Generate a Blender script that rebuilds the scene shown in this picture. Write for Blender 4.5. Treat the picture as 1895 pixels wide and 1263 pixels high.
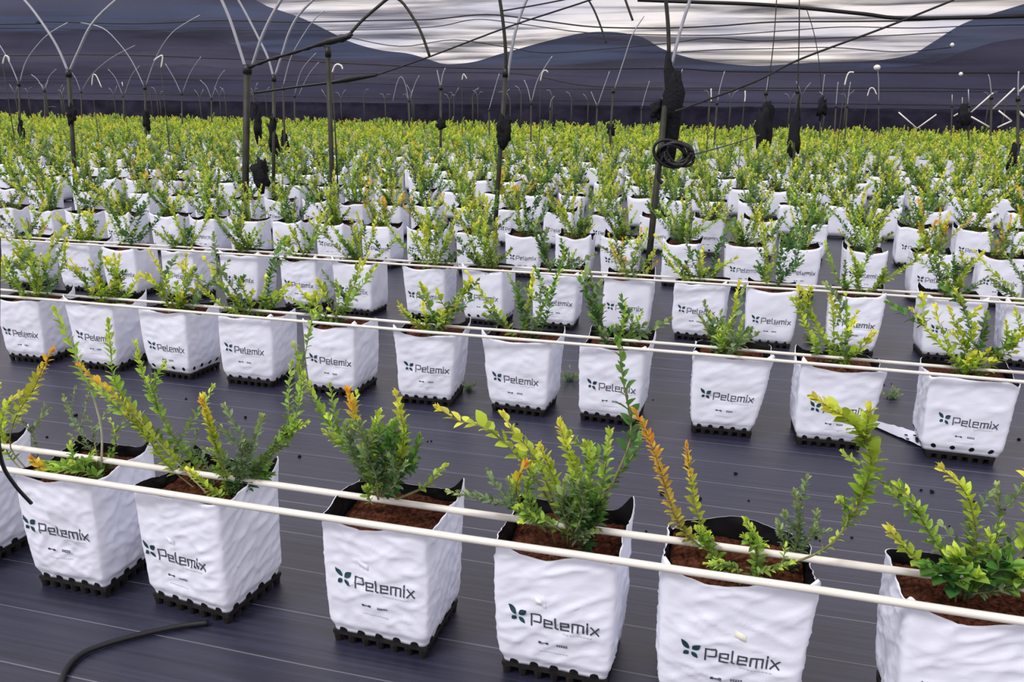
import bpy, math, random
from mathutils import Vector, Matrix, noise
PI = math.pi
for o in list(bpy.data.objects): bpy.data.objects.remove(o, do_unlink=True)
SC = bpy.context.scene
COL = SC.collection

# ------------------------------------------------------------------ camera
F, CX, CY, CH = 1500.0, 947.5, 631.5, 1.6
pitch = math.atan((CY-195)/F); roll = math.radians(.65); yaw = math.radians(14.7)
fw = Vector((-math.sin(yaw)*math.cos(pitch), math.cos(yaw)*math.cos(pitch), -math.sin(pitch)))
r0 = Vector((math.cos(yaw), math.sin(yaw), 0)); u0 = r0.cross(fw)
RV = r0*math.cos(roll)+u0*math.sin(roll); UV = u0*math.cos(roll)-r0*math.sin(roll)
CP = Vector((0, 0, CH))
cam = bpy.data.cameras.new('camera'); camo = bpy.data.objects.new('camera', cam); COL.objects.link(camo)
cam.sensor_width = 36; cam.lens = F/1895*36; cam.clip_end = 2000; cam.clip_start = .02
camo.matrix_world = Matrix.Translation(CP) @ Matrix((RV, UV, -fw)).transposed().to_4x4()
SC.camera = camo
# measuring helpers: where the line of sight through a photo point meets a level or an upright plane
def ray(x, y): return fw+RV*((x-CX)/F)-UV*((y-CY)/F)
def onz(x, y, z):
    d = ray(x, y); return CP+d*((z-CH)/d.z)
def ony(x, y, Y):
    d = ray(x, y); return CP+d*(Y/d.y)

# ------------------------------------------------------------------ world and sun
SC.view_settings.view_transform = 'Standard'; SC.view_settings.look = 'None'
SC.view_settings.exposure = 0.07; SC.view_settings.gamma = 1; SC.view_settings.use_curve_mapping = False
W = bpy.data.worlds.new('world'); SC.world = W; W.use_nodes = True
nt = W.node_tree; nt.nodes.clear()
def N(nt, t, **k):
    n = nt.nodes.new(t)
    for a, b in k.items(): setattr(n, a, b)
    return n
tc = N(nt, 'ShaderNodeTexCoord'); mp = N(nt, 'ShaderNodeMapping'); mp.inputs['Scale'].default_value = (3, 3, 11)
nz = N(nt, 'ShaderNodeTexNoise'); nz.inputs['Scale'].default_value = 1.6; nz.inputs['Detail'].default_value = 6
cr = N(nt, 'ShaderNodeValToRGB')
cr.color_ramp.elements[0].position = .36; cr.color_ramp.elements[0].color = (.68, .67, .80, 1)
cr.color_ramp.elements[1].position = .62; cr.color_ramp.elements[1].color = (1.25, 1.14, 1.07, 1)
bg = N(nt, 'ShaderNodeBackground'); bg.inputs['Strength'].default_value = 1.0
wo = N(nt, 'ShaderNodeOutputWorld')
L = nt.links.new
L(tc.outputs['Generated'], mp.inputs['Vector']); L(mp.outputs[0], nz.inputs['Vector'])
L(nz.outputs['Fac'], cr.inputs['Fac']); L(cr.outputs[0], bg.inputs['Color']); L(bg.outputs[0], wo.inputs['Surface'])
sun = bpy.data.lights.new('sun', 'SUN'); sun.energy = 1.95; sun.angle = math.radians(14); sun.color = (1, .98, .95)
suno = bpy.data.objects.new('sun', sun); COL.objects.link(suno)
suno.rotation_euler = Vector((.50, .62, -1.05)).to_track_quat('-Z', 'Y').to_euler()

# ------------------------------------------------------------------ materials
def mat(name, col=(.5, .5, .5), rough=.6, spec=.4, metal=0, var=0, scale=20, bump=0, bscale=60, attr=False, sss=0):
    m = bpy.data.materials.new(name); m.use_nodes = True; t = m.node_tree
    b = t.nodes['Principled BSDF']
    b.inputs['Roughness'].default_value = rough; b.inputs['Metallic'].default_value = metal
    b.inputs['Specular IOR Level'].default_value = spec
    b.inputs['Base Color'].default_value = (*col, 1)
    if attr:
        a = N(t, 'ShaderNodeAttribute', attribute_name='Col'); t.links.new(a.outputs['Color'], b.inputs['Base Color'])
    elif var:
        tx = N(t, 'ShaderNodeTexCoord'); n = N(t, 'ShaderNodeTexNoise'); n.inputs['Scale'].default_value = scale; n.inputs['Detail'].default_value = 5
        r = N(t, 'ShaderNodeValToRGB'); r.color_ramp.elements[0].position = .3; r.color_ramp.elements[1].position = .7
        r.color_ramp.elements[0].color = (*[c*(1-var) for c in col], 1); r.color_ramp.elements[1].color = (*[min(1, c*(1+var)) for c in col], 1)
        t.links.new(tx.outputs['Object'], n.inputs['Vector']); t.links.new(n.outputs['Fac'], r.inputs['Fac']); t.links.new(r.outputs[0], b.inputs['Base Color'])
    if bump:
        tx = N(t, 'ShaderNodeTexCoord'); n = N(t, 'ShaderNodeTexNoise'); n.inputs['Scale'].default_value = bscale; n.inputs['Detail'].default_value = 4
        bp = N(t, 'ShaderNodeBump'); bp.inputs['Strength'].default_value = 1; bp.inputs['Distance'].default_value = bump
        t.links.new(tx.outputs['Object'], n.inputs['Vector']); t.links.new(n.outputs['Fac'], bp.inputs['Height']); t.links.new(bp.outputs[0], b.inputs['Normal'])
    return m
M = {}
M['bag'] = mat('white_bag_film', (.80, .825, .95), .42, .4, bump=.002, bscale=22)
M['inner'] = mat('black_bag_lining', (.006, .006, .008), .5, .3)
M['soil'] = mat('coir_medium', (.075, .026, .014), .95, .1, var=.75, scale=70, bump=.006, bscale=90)
M['print'] = mat('grey_ink', (.055, .06, .085), .6)
M['emblem'] = mat('teal_ink', (.012, .055, .075), .6, var=.35, scale=30)
M['faint'] = mat('faint_grey_ink', (.45, .45, .50), .6)
M['cream'] = mat('cream_film', (.78, .76, .66), .5)
M['hole'] = mat('hole_black', (.008, .008, .010), .8, .2)
M['tray'] = mat('black_tray', (.010, .008, .008), .55, .4, var=.6, scale=40)
M['pipe'] = mat('white_pipe', (.76, .73, .68), .38, .5, var=.06, scale=9)
M['black'] = mat('black_hose', (.006, .006, .009), .45, .4)
M['net'] = mat('black_net_bundle', (.012, .012, .016), .9, .2, bump=.02, bscale=25)
M['skirt'] = mat('net_skirt', (.020, .018, .034), .95, .1, var=.5, scale=1.2, bump=.05, bscale=3)
M['post'] = mat('dark_post', (.022, .022, .015), .6, .4, var=.45, scale=8)
M['steel'] = mat('galvanised_hoop', (.36, .37, .42), .40, .5, metal=.35, var=.1, scale=6)
M['stem'] = mat('bush_stem', (.22, .22, .09), .7, .3, var=.4, scale=30)
M['bare'] = mat('bare_stem', (.42, .44, .30), .7, .3, var=.2, scale=30)
M['clump'] = mat('soil_clump', (.012, .010, .012), .95, .1)
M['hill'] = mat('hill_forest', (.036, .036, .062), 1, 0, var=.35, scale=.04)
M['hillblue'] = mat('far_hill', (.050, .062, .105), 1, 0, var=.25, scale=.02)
# leaves let some light through
m = mat('leaf', rough=.5, spec=.35, attr=True); t = m.node_tree; b = t.nodes['Principled BSDF']
tr = N(t, 'ShaderNodeBsdfTranslucent'); at = [n for n in t.nodes if n.type == 'ATTRIBUTE'][0]
mx = N(t, 'ShaderNodeMixShader'); mx.inputs[0].default_value = .35
t.links.new(at.outputs['Color'], tr.inputs['Color']); t.links.new(b.outputs[0], mx.inputs[1]); t.links.new(tr.outputs[0], mx.inputs[2])
t.links.new(mx.outputs[0], t.nodes['Material Output'].inputs['Surface']); M['leaf'] = m
# woven ground cover with pale threads along the rows
m = mat('weed_mat', (.03, .03, .045), .40, .75); t = m.node_tree; b = t.nodes['Principled BSDF']
g = N(t, 'ShaderNodeNewGeometry'); sp = N(t, 'ShaderNodeSeparateXYZ'); t.links.new(g.outputs['Position'], sp.inputs[0])
nx = N(t, 'ShaderNodeTexNoise'); nx.inputs['Scale'].default_value = .6; t.links.new(g.outputs['Position'], nx.inputs['Vector'])
def math_(t, op, a, b_=None, c=None):
    n = N(t, 'ShaderNodeMath', operation=op)
    for i, v in enumerate((a, b_, c)):
        if v is None: continue
        if isinstance(v, (int, float)): n.inputs[i].default_value = v
        else: t.links.new(v, n.inputs[i])
    return n.outputs[0]
wob = math_(t, 'MULTIPLY', nx.outputs['Fac'], .03)
yy = math_(t, 'ADD', sp.outputs['Y'], wob)
fr = math_(t, 'FRACT', math_(t, 'DIVIDE', math_(t, 'ADD', yy, -1.667-.015+22.5), .2265))
d1 = math_(t, 'ABSOLUTE', math_(t, 'SUBTRACT', fr, .5))
ln = math_(t, 'GREATER_THAN', d1, .4915)
vm = N(t, 'ShaderNodeVectorMath', operation='MULTIPLY'); vm.inputs[1].default_value = (1.2, 60, 1); t.links.new(g.outputs['Position'], vm.inputs[0])
n2 = N(t, 'ShaderNodeTexNoise'); n2.inputs['Scale'].default_value = 1.0; n2.inputs['Detail'].default_value = 4; t.links.new(vm.outputs[0], n2.inputs['Vector'])
n3 = N(t, 'ShaderNodeTexNoise'); n3.inputs['Scale'].default_value = 1.7; n3.inputs['Detail'].default_value = 5; t.links.new(g.outputs['Position'], n3.inputs['Vector'])
r1 = N(t, 'ShaderNodeValToRGB'); r1.color_ramp.elements[0].position = .35; r1.color_ramp.elements[1].position = .75
r1.color_ramp.elements[0].color = (.008, .008, .022, 1); r1.color_ramp.elements[1].color = (.026, .027, .058, 1)
t.links.new(n2.outputs['Fac'], r1.inputs['Fac'])
st = N(t, 'ShaderNodeValToRGB'); st.color_ramp.elements[0].position = .62; st.color_ramp.elements[1].position = .78
st.color_ramp.elements[0].color = (0, 0, 0, 1); st.color_ramp.elements[1].color = (.5, .5, .5, 1); t.links.new(n3.outputs['Fac'], st.inputs['Fac'])
mr = N(t, 'ShaderNodeMixRGB'); mr.inputs[2].default_value = (.034, .022, .026, 1); t.links.new(st.outputs[0], mr.inputs[0]); t.links.new(r1.outputs[0], mr.inputs[1])
ml = N(t, 'ShaderNodeMixRGB'); ml.inputs[2].default_value = (.20, .20, .24, 1)
t.links.new(math_(t, 'MULTIPLY', ln, math_(t, 'ADD', n2.outputs['Fac'], .1)), ml.inputs[0]); t.links.new(mr.outputs[0], ml.inputs[1]); t.links.new(ml.outputs[0], b.inputs['Base Color'])
bp = N(t, 'ShaderNodeBump'); bp.inputs['Distance'].default_value = .0015; bp.inputs['Strength'].default_value = .6
t.links.new(n2.outputs['Fac'], bp.inputs['Height']); t.links.new(bp.outputs[0], b.inputs['Normal'])
M['mat'] = m
# see-through shade netting
m = bpy.data.materials.new('shade_net'); m.use_nodes = True; t = m.node_tree; b = t.nodes['Principled BSDF']
b.inputs['Base Color'].default_value = (.052, .050, .085, 1); b.inputs['Roughness'].default_value = .9
g = N(t, 'ShaderNodeNewGeometry'); vm = N(t, 'ShaderNodeVectorMath', operation='MULTIPLY'); vm.inputs[1].default_value = (.09, .09, 2.4)
t.links.new(g.outputs['Position'], vm.inputs[0])
n2 = N(t, 'ShaderNodeTexNoise'); n2.inputs['Scale'].default_value = 1; n2.inputs['Detail'].default_value = 7; n2.inputs['Distortion'].default_value = .6
t.links.new(vm.outputs[0], n2.inputs['Vector'])
r1 = N(t, 'ShaderNodeValToRGB'); r1.color_ramp.elements[0].position = .42; r1.color_ramp.elements[1].position = .62
r1.color_ramp.elements[0].color = (.16, .16, .16, 1); r1.color_ramp.elements[1].color = (.90, .90, .90, 1)
t.links.new(n2.outputs['Fac'], r1.inputs['Fac'])
tp = N(t, 'ShaderNodeBsdfTransparent'); mx = N(t, 'ShaderNodeMixShader')
t.links.new(r1.outputs[0], mx.inputs[0]); t.links.new(tp.outputs[0], mx.inputs[1]); t.links.new(b.outputs[0], mx.inputs[2])
t.links.new(mx.outputs[0], t.nodes['Material Output'].inputs['Surface']); M['shade'] = m

# ------------------------------------------------------------------ mesh helpers
class MB:
    def __init__(s): s.v = []; s.f = []; s.m = []; s.c = []
    def add(s, vs, fs, mi=0, col=(1, 1, 1)):
        n = len(s.v); s.v.extend(vs); s.f.extend([tuple(i+n for i in f) for f in fs]); s.m.extend([mi]*len(fs)); s.c.extend([col]*len(vs))
    def mesh(s, name, mats, smooth=True):
        me = bpy.data.meshes.new(name); me.from_pydata([tuple(v) for v in s.v], [], s.f)
        for k in (mats if isinstance(mats, (list, tuple)) else [mats]): me.materials.append(M[k])
        me.polygons.foreach_set('material_index', s.m)
        if smooth: me.polygons.foreach_set('use_smooth', [True]*len(s.f))
        if any(m_ == 'leaf' for m_ in (mats if isinstance(mats, (list, tuple)) else [mats])):
            a = me.color_attributes.new('Col', 'FLOAT_COLOR', 'POINT')
            a.data.foreach_set('color', [x for c in s.c for x in (*c, 1)])
        me.update(); return me
    def box(s, a, b, mi=0, col=(1, 1, 1)):
        x0, y0, z0 = a; x1, y1, z1 = b
        s.add([(x0, y0, z0), (x1, y0, z0), (x1, y1, z0), (x0, y1, z0), (x0, y0, z1), (x1, y0, z1), (x1, y1, z1), (x0, y1, z1)],
              [(0, 3, 2, 1), (4, 5, 6, 7), (0, 1, 5, 4), (1, 2, 6, 5), (2, 3, 7, 6), (3, 0, 4, 7)], mi, col)
    def cyl(s, x, y, z0, z1, r0_, r1_, n=8, mi=0):
        vs = [(x+r*math.cos(2*PI*k/n), y+r*math.sin(2*PI*k/n), z) for z, r in ((z0, r0_), (z1, r1_)) for k in range(n)]
        s.add(vs, [(k, (k+1) % n, n+(k+1) % n, n+k) for k in range(n)]+[tuple(range(n, 2*n)), tuple(range(n-1, -1, -1))], mi)
    def tube(s, pts, rad, n=6, mi=0, col=(1, 1, 1)):
        pts = [Vector(p) for p in pts]; m_ = len(pts); vs = []; ref = Vector((.13, .21, .97))
        for i, p in enumerate(pts):
            t_ = (pts[min(i+1, m_-1)]-pts[max(i-1, 0)]).normalized()
            if abs(t_.dot(ref)) > .98: ref = Vector((1, .1, 0))
            a = t_.cross(ref).normalized(); b_ = t_.cross(a); r = rad[i] if isinstance(rad, (list, tuple)) else rad
            for k in range(n):
                th = 2*PI*k/n; vs.append(p+a*(r*math.cos(th))+b_*(r*math.sin(th)))
        fs = [(i*n+k, i*n+(k+1) % n, (i+1)*n+(k+1) % n, (i+1)*n+k) for i in range(m_-1) for k in range(n)]
        fs += [tuple(range(n-1, -1, -1)), tuple(range((m_-1)*n, m_*n))]
        s.add(vs, fs, mi, col)
def smooth_path(pts, sub=4):
    pts = [Vector(p) for p in pts]; out = []
    for i in range(len(pts)-1):
        p0, p1, p2, p3 = pts[max(i-1, 0)], pts[i], pts[i+1], pts[min(i+2, len(pts)-1)]
        for k in range(sub):
            t_ = k/sub; out.append(.5*((2*p1)+(p2-p0)*t_+(2*p0-5*p1+4*p2-p3)*t_*t_+(3*p1-p0-3*p2+p3)*t_**3))
    out.append(pts[-1]); return out
def ob(name, me, parent=None, loc=None, label=None, cat=None, group=None, kind=None):
    o = bpy.data.objects.new(name, me); COL.objects.link(o)
    if parent is not None: o.parent = parent
    if loc is not None: o.location = loc
    if label: o['label'] = label
    if cat: o['category'] = cat
    if group: o['group'] = group
    if kind: o['kind'] = kind
    return o

# ------------------------------------------------------------------ the setting
mb = MB(); nxx, nyy = 40, 40
mb.add([(-75, -2, 0), (60, -2, 0), (60, 43, 0), (-75, 43, 0)], [(0, 1, 2, 3)])
ob('floor', mb.mesh('floor', 'mat', False), kind='structure', label='dark woven ground cover with pale threads between the rows')
M['earth'] = mat('bare_earth', (.05, .045, .04), .95, .1, var=.4, scale=.3)
mb = MB(); mb.add([(-900, -3, -.02), (900, -3, -.02), (900, 900, -.02), (-900, 900, -.02)], [(0, 1, 2, 3)])
ob('ground', mb.mesh('ground', 'earth', False), kind='structure')

def hill(name, sky, Y, depth, m_, label):
    # a ridge: the skyline measured from the photograph, then slopes to both sides with real depth
    tops = [ony(x, y, Y) for x, y in sky]; path = smooth_path(tops, 6)
    mb = MB(); vs = []; rows = 9
    for p in path:
        for k in range(rows):
            a = k/(rows-1); yy_ = Y-depth+2*depth*a; h = math.sin(PI*a)**.9
            nn = noise.noise(Vector((p.x*.03, yy_*.03, 0)))*p.z*.10*(1-abs(2*a-1)) if k != rows//2 else 0
            vs.append((p.x, yy_, max(p.z, 0)*h+nn if 0 < k < rows-1 else -1))
    fs = [(i*rows+k, (i+1)*rows+k, (i+1)*rows+k+1, i*rows+k+1) for i in range(len(path)-1) for k in range(rows-1)]
    mb.add(vs, fs); return ob(name, mb.mesh(name, m_), kind='structure', label=label)
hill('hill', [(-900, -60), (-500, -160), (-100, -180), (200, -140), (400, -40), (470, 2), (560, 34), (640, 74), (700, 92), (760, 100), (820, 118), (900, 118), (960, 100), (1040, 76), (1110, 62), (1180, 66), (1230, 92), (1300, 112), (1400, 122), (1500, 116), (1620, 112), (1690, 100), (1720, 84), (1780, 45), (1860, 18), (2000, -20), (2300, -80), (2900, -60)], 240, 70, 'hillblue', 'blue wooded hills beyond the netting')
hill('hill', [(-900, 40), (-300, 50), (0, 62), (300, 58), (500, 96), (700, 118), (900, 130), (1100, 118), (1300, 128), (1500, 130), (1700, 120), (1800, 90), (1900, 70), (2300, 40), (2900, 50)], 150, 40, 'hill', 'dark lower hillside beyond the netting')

# shade net screen closing the field
NY = 41.0; rr = random.Random(5)
mb = MB(); nxn, nzn = 110, 24; vs = []
for i in range(nxn+1):
    for k in range(nzn+1):
        x = -75+135*i/nxn; z = 1.2+11.5*k/nzn
        vs.append((x, NY+.5*noise.noise(Vector((x*.25, z*.5, 3)))+.25*math.sin(z*2.4+x*.1), z))
mb.add(vs, [(i*(nzn+1)+k, (i+1)*(nzn+1)+k, (i+1)*(nzn+1)+k+1, i*(nzn+1)+k+1) for i in range(nxn) for k in range(nzn)])
net = ob('wall_back', mb.mesh('wall_back', 'shade'), kind='structure', label='see-through black shade netting hung across the far end')
mb = MB(); vs = []
for i in range(221):
    for k in range(7):
        x = -75+135*i/220; a = k/6; z = .02+(1.62+.05*noise.noise(Vector((x*.8, 0, 0))))*a
        vs.append((x, NY-.35-.12*math.sin(a*PI)-.12*noise.noise(Vector((x*1.3, z*3, 1))), z))
mb.add(vs, [(i*7+k, (i+1)*7+k, (i+1)*7+k+1, i*7+k+1) for i in range(220) for k in range(6)])
ob('net_skirt', mb.mesh('net_skirt', 'skirt'), net, label='rolled dark lower edge of the netting')
ropes = [[(0, 45), (75, 40), (250, 44), (400, 38), (560, 41), (700, 38), (800, 36), (900, 27), (1000, 38), (1100, 50), (1230, 52), (1330, 48), (1430, 41), (1560, 40), (1700, 38), (1895, 30)],
  [(0, 52), (200, 56), (400, 56), (640, 56), (800, 50), (880, 36), (960, 44), (1080, 60), (1200, 64), (1330, 65), (1440, 58), (1560, 50), (1700, 52), (1895, 46)],
  [(0, 103), (150, 101), (300, 104), (420, 109), (520, 110), (640, 117), (900, 127), (1240, 127), (1340, 132), (1600, 134), (1895, 135)],
  [(0, 137), (200, 139), (450, 140), (700, 136), (950, 136), (1100, 160), (1400, 163), (1700, 163), (1895, 166)],
  [(0, 146), (300, 146), (600, 152), (900, 162), (1200, 166), (1500, 168), (1895, 170)],
  [(0, 172), (400, 176), (900, 184), (1400, 190), (1895, 196)],
  [(640, 68), (740, 86), (840, 74), (940, 88), (1010, 98), (1130, 90), (1240, 80), (1320, 70), (1400, 76), (1500, 72), (1640, 66), (1760, 60)],
  [(1180, 0), (1290, 4), (1400, 8), (1500, 16), (1600, 26), (1680, 34), (1895, 30)],
  [(1260, 96), (1340, 92), (1440, 90), (1540, 88), (1660, 96), (1760, 88)]]
for i, r_ in enumerate(ropes):
    ext = [(-700, r_[0][1])]+r_+[(2500, r_[-1][1])] if r_[0][0] == 0 else r_
    mb = MB(); mb.tube(smooth_path([ony(x, y, NY-.6) for x, y in ext], 5), .035 if i in (0, 2) else .022, 5)
    if i == 7: mb = MB(); mb.tube(smooth_path([ony(x, y, NY-.6) for x, y in r_], 5), .08, 6)
    ob('net_rope', mb.mesh('net_rope', 'black'), net)

# ------------------------------------------------------------------ where the tunnel posts stand
# top pixel, lower visible pixel, radius, arms (pixel lists), label extras, own height if not standard
posts = [
 (458, 125, 452, 455, .038, [('steel', [(455, 128), (440, 80), (425, 35), (410, 0), (390, -45), (355, -90), (300, -120)]), ('steel', [(466, 124), (482, 75), (500, 35), (520, 0), (545, -40), (590, -85), (650, -115)])], 'thick dark green post left of centre, pale hoop arms spreading from its top', None),
 (1238, 128, 1199, 505, .032, [('post', [(1238, 128), (1237, 60), (1232, 0), (1222, -60), (1200, -110)]), ('steel', [(1242, 124), (1258, 60), (1277, 0), (1300, -60), (1340, -110)])], 'long brown post right of centre, coil of black hose hung on it', None),
 (127, 133, 138, 318, .030, [('steel', [(126, 133), (105, 85), (75, 38), (45, 0), (5, -35), (-50, -60)]), ('steel', [(129, 131), (145, 95), (170, 45), (215, 0), (265, -35), (320, -55)])], 'dark post near the left edge whose two hoop arms open wide', None),
 (936, 131, 919, 380, .026, [('post', [(937, 131), (934, 70), (925, 0), (912, -60)]), ('steel', [(938, 150), (950, 75), (966, 20), (985, -20), (1015, -60)])], 'dark post at the centre with a black lump of netting halfway up', None),
 (607, 92, 615, 345, .026, [('post', [(607, 92), (601, 84), (592, 76)])], 'slim dark post just right of the thick left post, bent at its top', 8.6),
 (507, 142, 506, 340, .026, [('steel', [(506, 142), (495, 105), (478, 70), (455, 25), (438, -5)]), ('steel', [(509, 140), (522, 100), (535, 60), (555, 25), (590, -10)])], 'post directly behind the thick left post with netting tied on it', None),
 (35, 154, 38, 262, .030, [('steel', [(34, 154), (15, 110), (-15, 65), (-60, 30)]), ('steel', [(37, 152), (50, 110), (85, 67), (125, 42)])], 'distant dark post nearest the left edge', None),
 (150, 169, 152, 240, .03, [('steel', [(149, 169), (140, 145), (128, 128)]), ('steel', [(152, 167), (170, 138), (205, 108), (250, 84)])], 'distant thin post just right of the wide V post on the left', None),
 (268, 161, 271, 280, .036, [('steel', [(267, 161), (245, 115), (220, 80), (190, 52), (150, 42)]), ('steel', [(270, 158), (283, 120), (300, 85), (325, 55), (370, 28)])], 'distant dark post between the two big left posts', None),
 (336, 173, 338, 250, .035, [('steel', [(335, 173), (322, 145), (306, 118)]), ('steel', [(338, 171), (352, 135), (372, 105)])], 'distant post left of the thick post with short V arms', 30),
 (228, 177, 230, 232, .04, [('steel', [(227, 177), (214, 145), (200, 128)]), ('steel', [(230, 176), (243, 140), (258, 122)])], 'small far post third from the left among the V posts', 34),
 (391, 182, 392, 240, .04, [('steel', [(391, 182), (382, 160), (370, 148)]), ('steel', [(392, 181), (404, 146), (416, 130)])], 'small far post a little left of the thick left post', 34),
 (82, 167, 84, 235, .035, [('steel', [(81, 167), (70, 148), (58, 138)]), ('steel', [(83, 165), (91, 142), (104, 128)])], 'small far post between the two leftmost dark posts', 27),
 (524, 161, 527, 270, .030, [('steel', [(524, 160), (537, 110), (555, 75), (580, 38), (600, 20)])], 'distant post right of the thick left post with a black bundle', None),
 (545, 177, 546, 262, .035, [('steel', [(545, 176), (558, 130), (585, 98)]), ('steel', [(552, 178), (570, 140), (590, 115)])], 'far thin post in the cluster right of the thick left post', 30),
 (757, 186, 759, 275, .035, [('steel', [(756, 186), (750, 156), (742, 142), (734, 156), (727, 188)]), ('steel', [(759, 184), (768, 155), (776, 140)])], 'far post with a small pointed hoop left of centre', 30),
 (816, 161, 815, 302, .034, [('steel', [(816, 160), (819, 140), (824, 126)]), ('steel', [(815, 160), (811, 140), (809, 130)])], 'dark distant post halfway between the slim bent post and the centre post', None),
 (905, 203, 906, 262, .035, [('steel', [(905, 203), (914, 170), (924, 136)])], 'far slim post just left of the centre post', 28),
 (983, 190, 982, 288, .030, [('steel', [(984, 188), (994, 150), (1008, 125), (1022, 104)]), ('steel', [(982, 188), (977, 165), (970, 148)])], 'far post just right of the centre post with a bright bent arm', 24),
 (1018, 200, 1018, 258, .03, [('steel', [(1018, 200), (1020, 186), (1026, 178)])], 'tiny far post right of centre', 33),
 (1105, 196, 1103, 258, .035, [('steel', [(1106, 195), (1118, 160), (1128, 132)]), ('steel', [(1105, 196), (1098, 180), (1094, 170)])], 'far post left of the light-capped slanting arm', 28),
 (1135, 167, 1126, 305, .034, [('steel', [(1137, 165), (1155, 110), (1170, 65), (1192, 30)])], 'distant dark post with a long pale slanting arm left of the brown post', None),
 (1187, 200, 1186, 250, .03, [('steel', [(1188, 199), (1194, 175), (1202, 150)])], 'tiny far post just left of the brown post', 32),
 (1247, 178, 1240, 262, .03, [('steel', [(1247, 178), (1256, 150), (1263, 128)])], 'far post directly behind the brown post', 22),
 (1327, 190, 1322, 262, .035, [('steel', [(1328, 188), (1333, 160), (1341, 132)])], 'far post in the gap right of the brown post', 26),
 (1418, 171, 1396, 330, .036, [('post', [(1420, 168), (1428, 110), (1433, 60), (1437, 0), (1440, -50)]), ('steel', [(1418, 172), (1421, 150), (1422, 140)])], 'leaning dark post with long upright arm and netting bundle, right of the brown post', None),
 (1476, 167, 1469, 285, .030, [('post', [(1476, 168), (1478, 100), (1479, 40), (1479, -50)])], 'straight tall dark post beside the leaning one on the right', None),
 (1521, 179, 1516, 272, .032, [('post', [(1521, 172), (1515, 110), (1506, 60), (1493, 18)]), ('steel', [(1521, 178), (1524, 155), (1526, 138)])], 'dark far post with a thin arm bending left, right half of the view', None),
 (1547, 196, 1543, 268, .030, [('steel', [(1547, 196), (1549, 170), (1551, 152)])], 'short far post with a bright upright tip, left of the white hook on the right', 27),
 (1568, 196, 1563, 262, .028, [('steel', [(1568, 196), (1571, 170), (1574, 152)])], 'short far post beneath the white hook on the right', 28),
 (1626, 190, 1626, 245, .02, [('steel', [(1626, 190), (1626, 150), (1624, 128)])], 'thin far post with a round white cap', 30),
 (1762, 195, 1760, 250, .03, [('steel', [(1762, 195), (1762, 175)])], 'far post amid the white diagonal braces', 30),
 (1780, 200, 1778, 252, .03, [('steel', [(1780, 200), (1781, 180)])], 'far post second within the white diagonal braces', 30),
 (1793, 195, 1792, 265, .034, [('steel', [(1793, 195), (1792, 165)])], 'far post at the left foot of the longest white brace', 26),
 (1835, 179, 1832, 292, .036, [('steel', [(1835, 179), (1832, 150), (1829, 138)])], 'dark distant post second from the right edge with white braces', None),
 (1884, 181, 1883, 330, .032, [('steel', [(1884, 181), (1884, 150), (1885, 132)])], 'dark post at the right edge with a hanging black bundle', 18),
]
POSTY = {}
for (tx, ty, bx, by, rad, arms, lab, Yo) in posts:
    if Yo is None: top = onz(tx, ty, 1.97); Yt = top.y
    else: Yt = Yo; top = ony(tx, ty, Yo)
    # follow the photographed line of the post down to the ground
    s_ = 1.0; base = None
    if (tx, ty) == (458, 125): base = onz(452, 460, 0)
    elif tx == 1238: base = onz(1197, 515, 0)
    else:
        best = None
        for k in range(10, 800):
            s_ = k/100; q = onz(tx+s_*(bx-tx), ty+s_*(by-ty), 0) if ray(tx+s_*(bx-tx), ty+s_*(by-ty)).z < -.01 else None
            if q is None or q.y < 0: continue
            if best is None or abs(q.y-Yt*.965) < best[0]: best = (abs(q.y-Yt*.965), q)
        base = best[1]
    POSTY[(tx, ty)] = (top, base, Yt)
def clear(x, y, r=.30):
    # a bush never stands where a post stands
    for t_, b_, Y_ in POSTY.values():
        if math.hypot(b_.x-x, b_.y-y) < r: return b_
    return None
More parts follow.
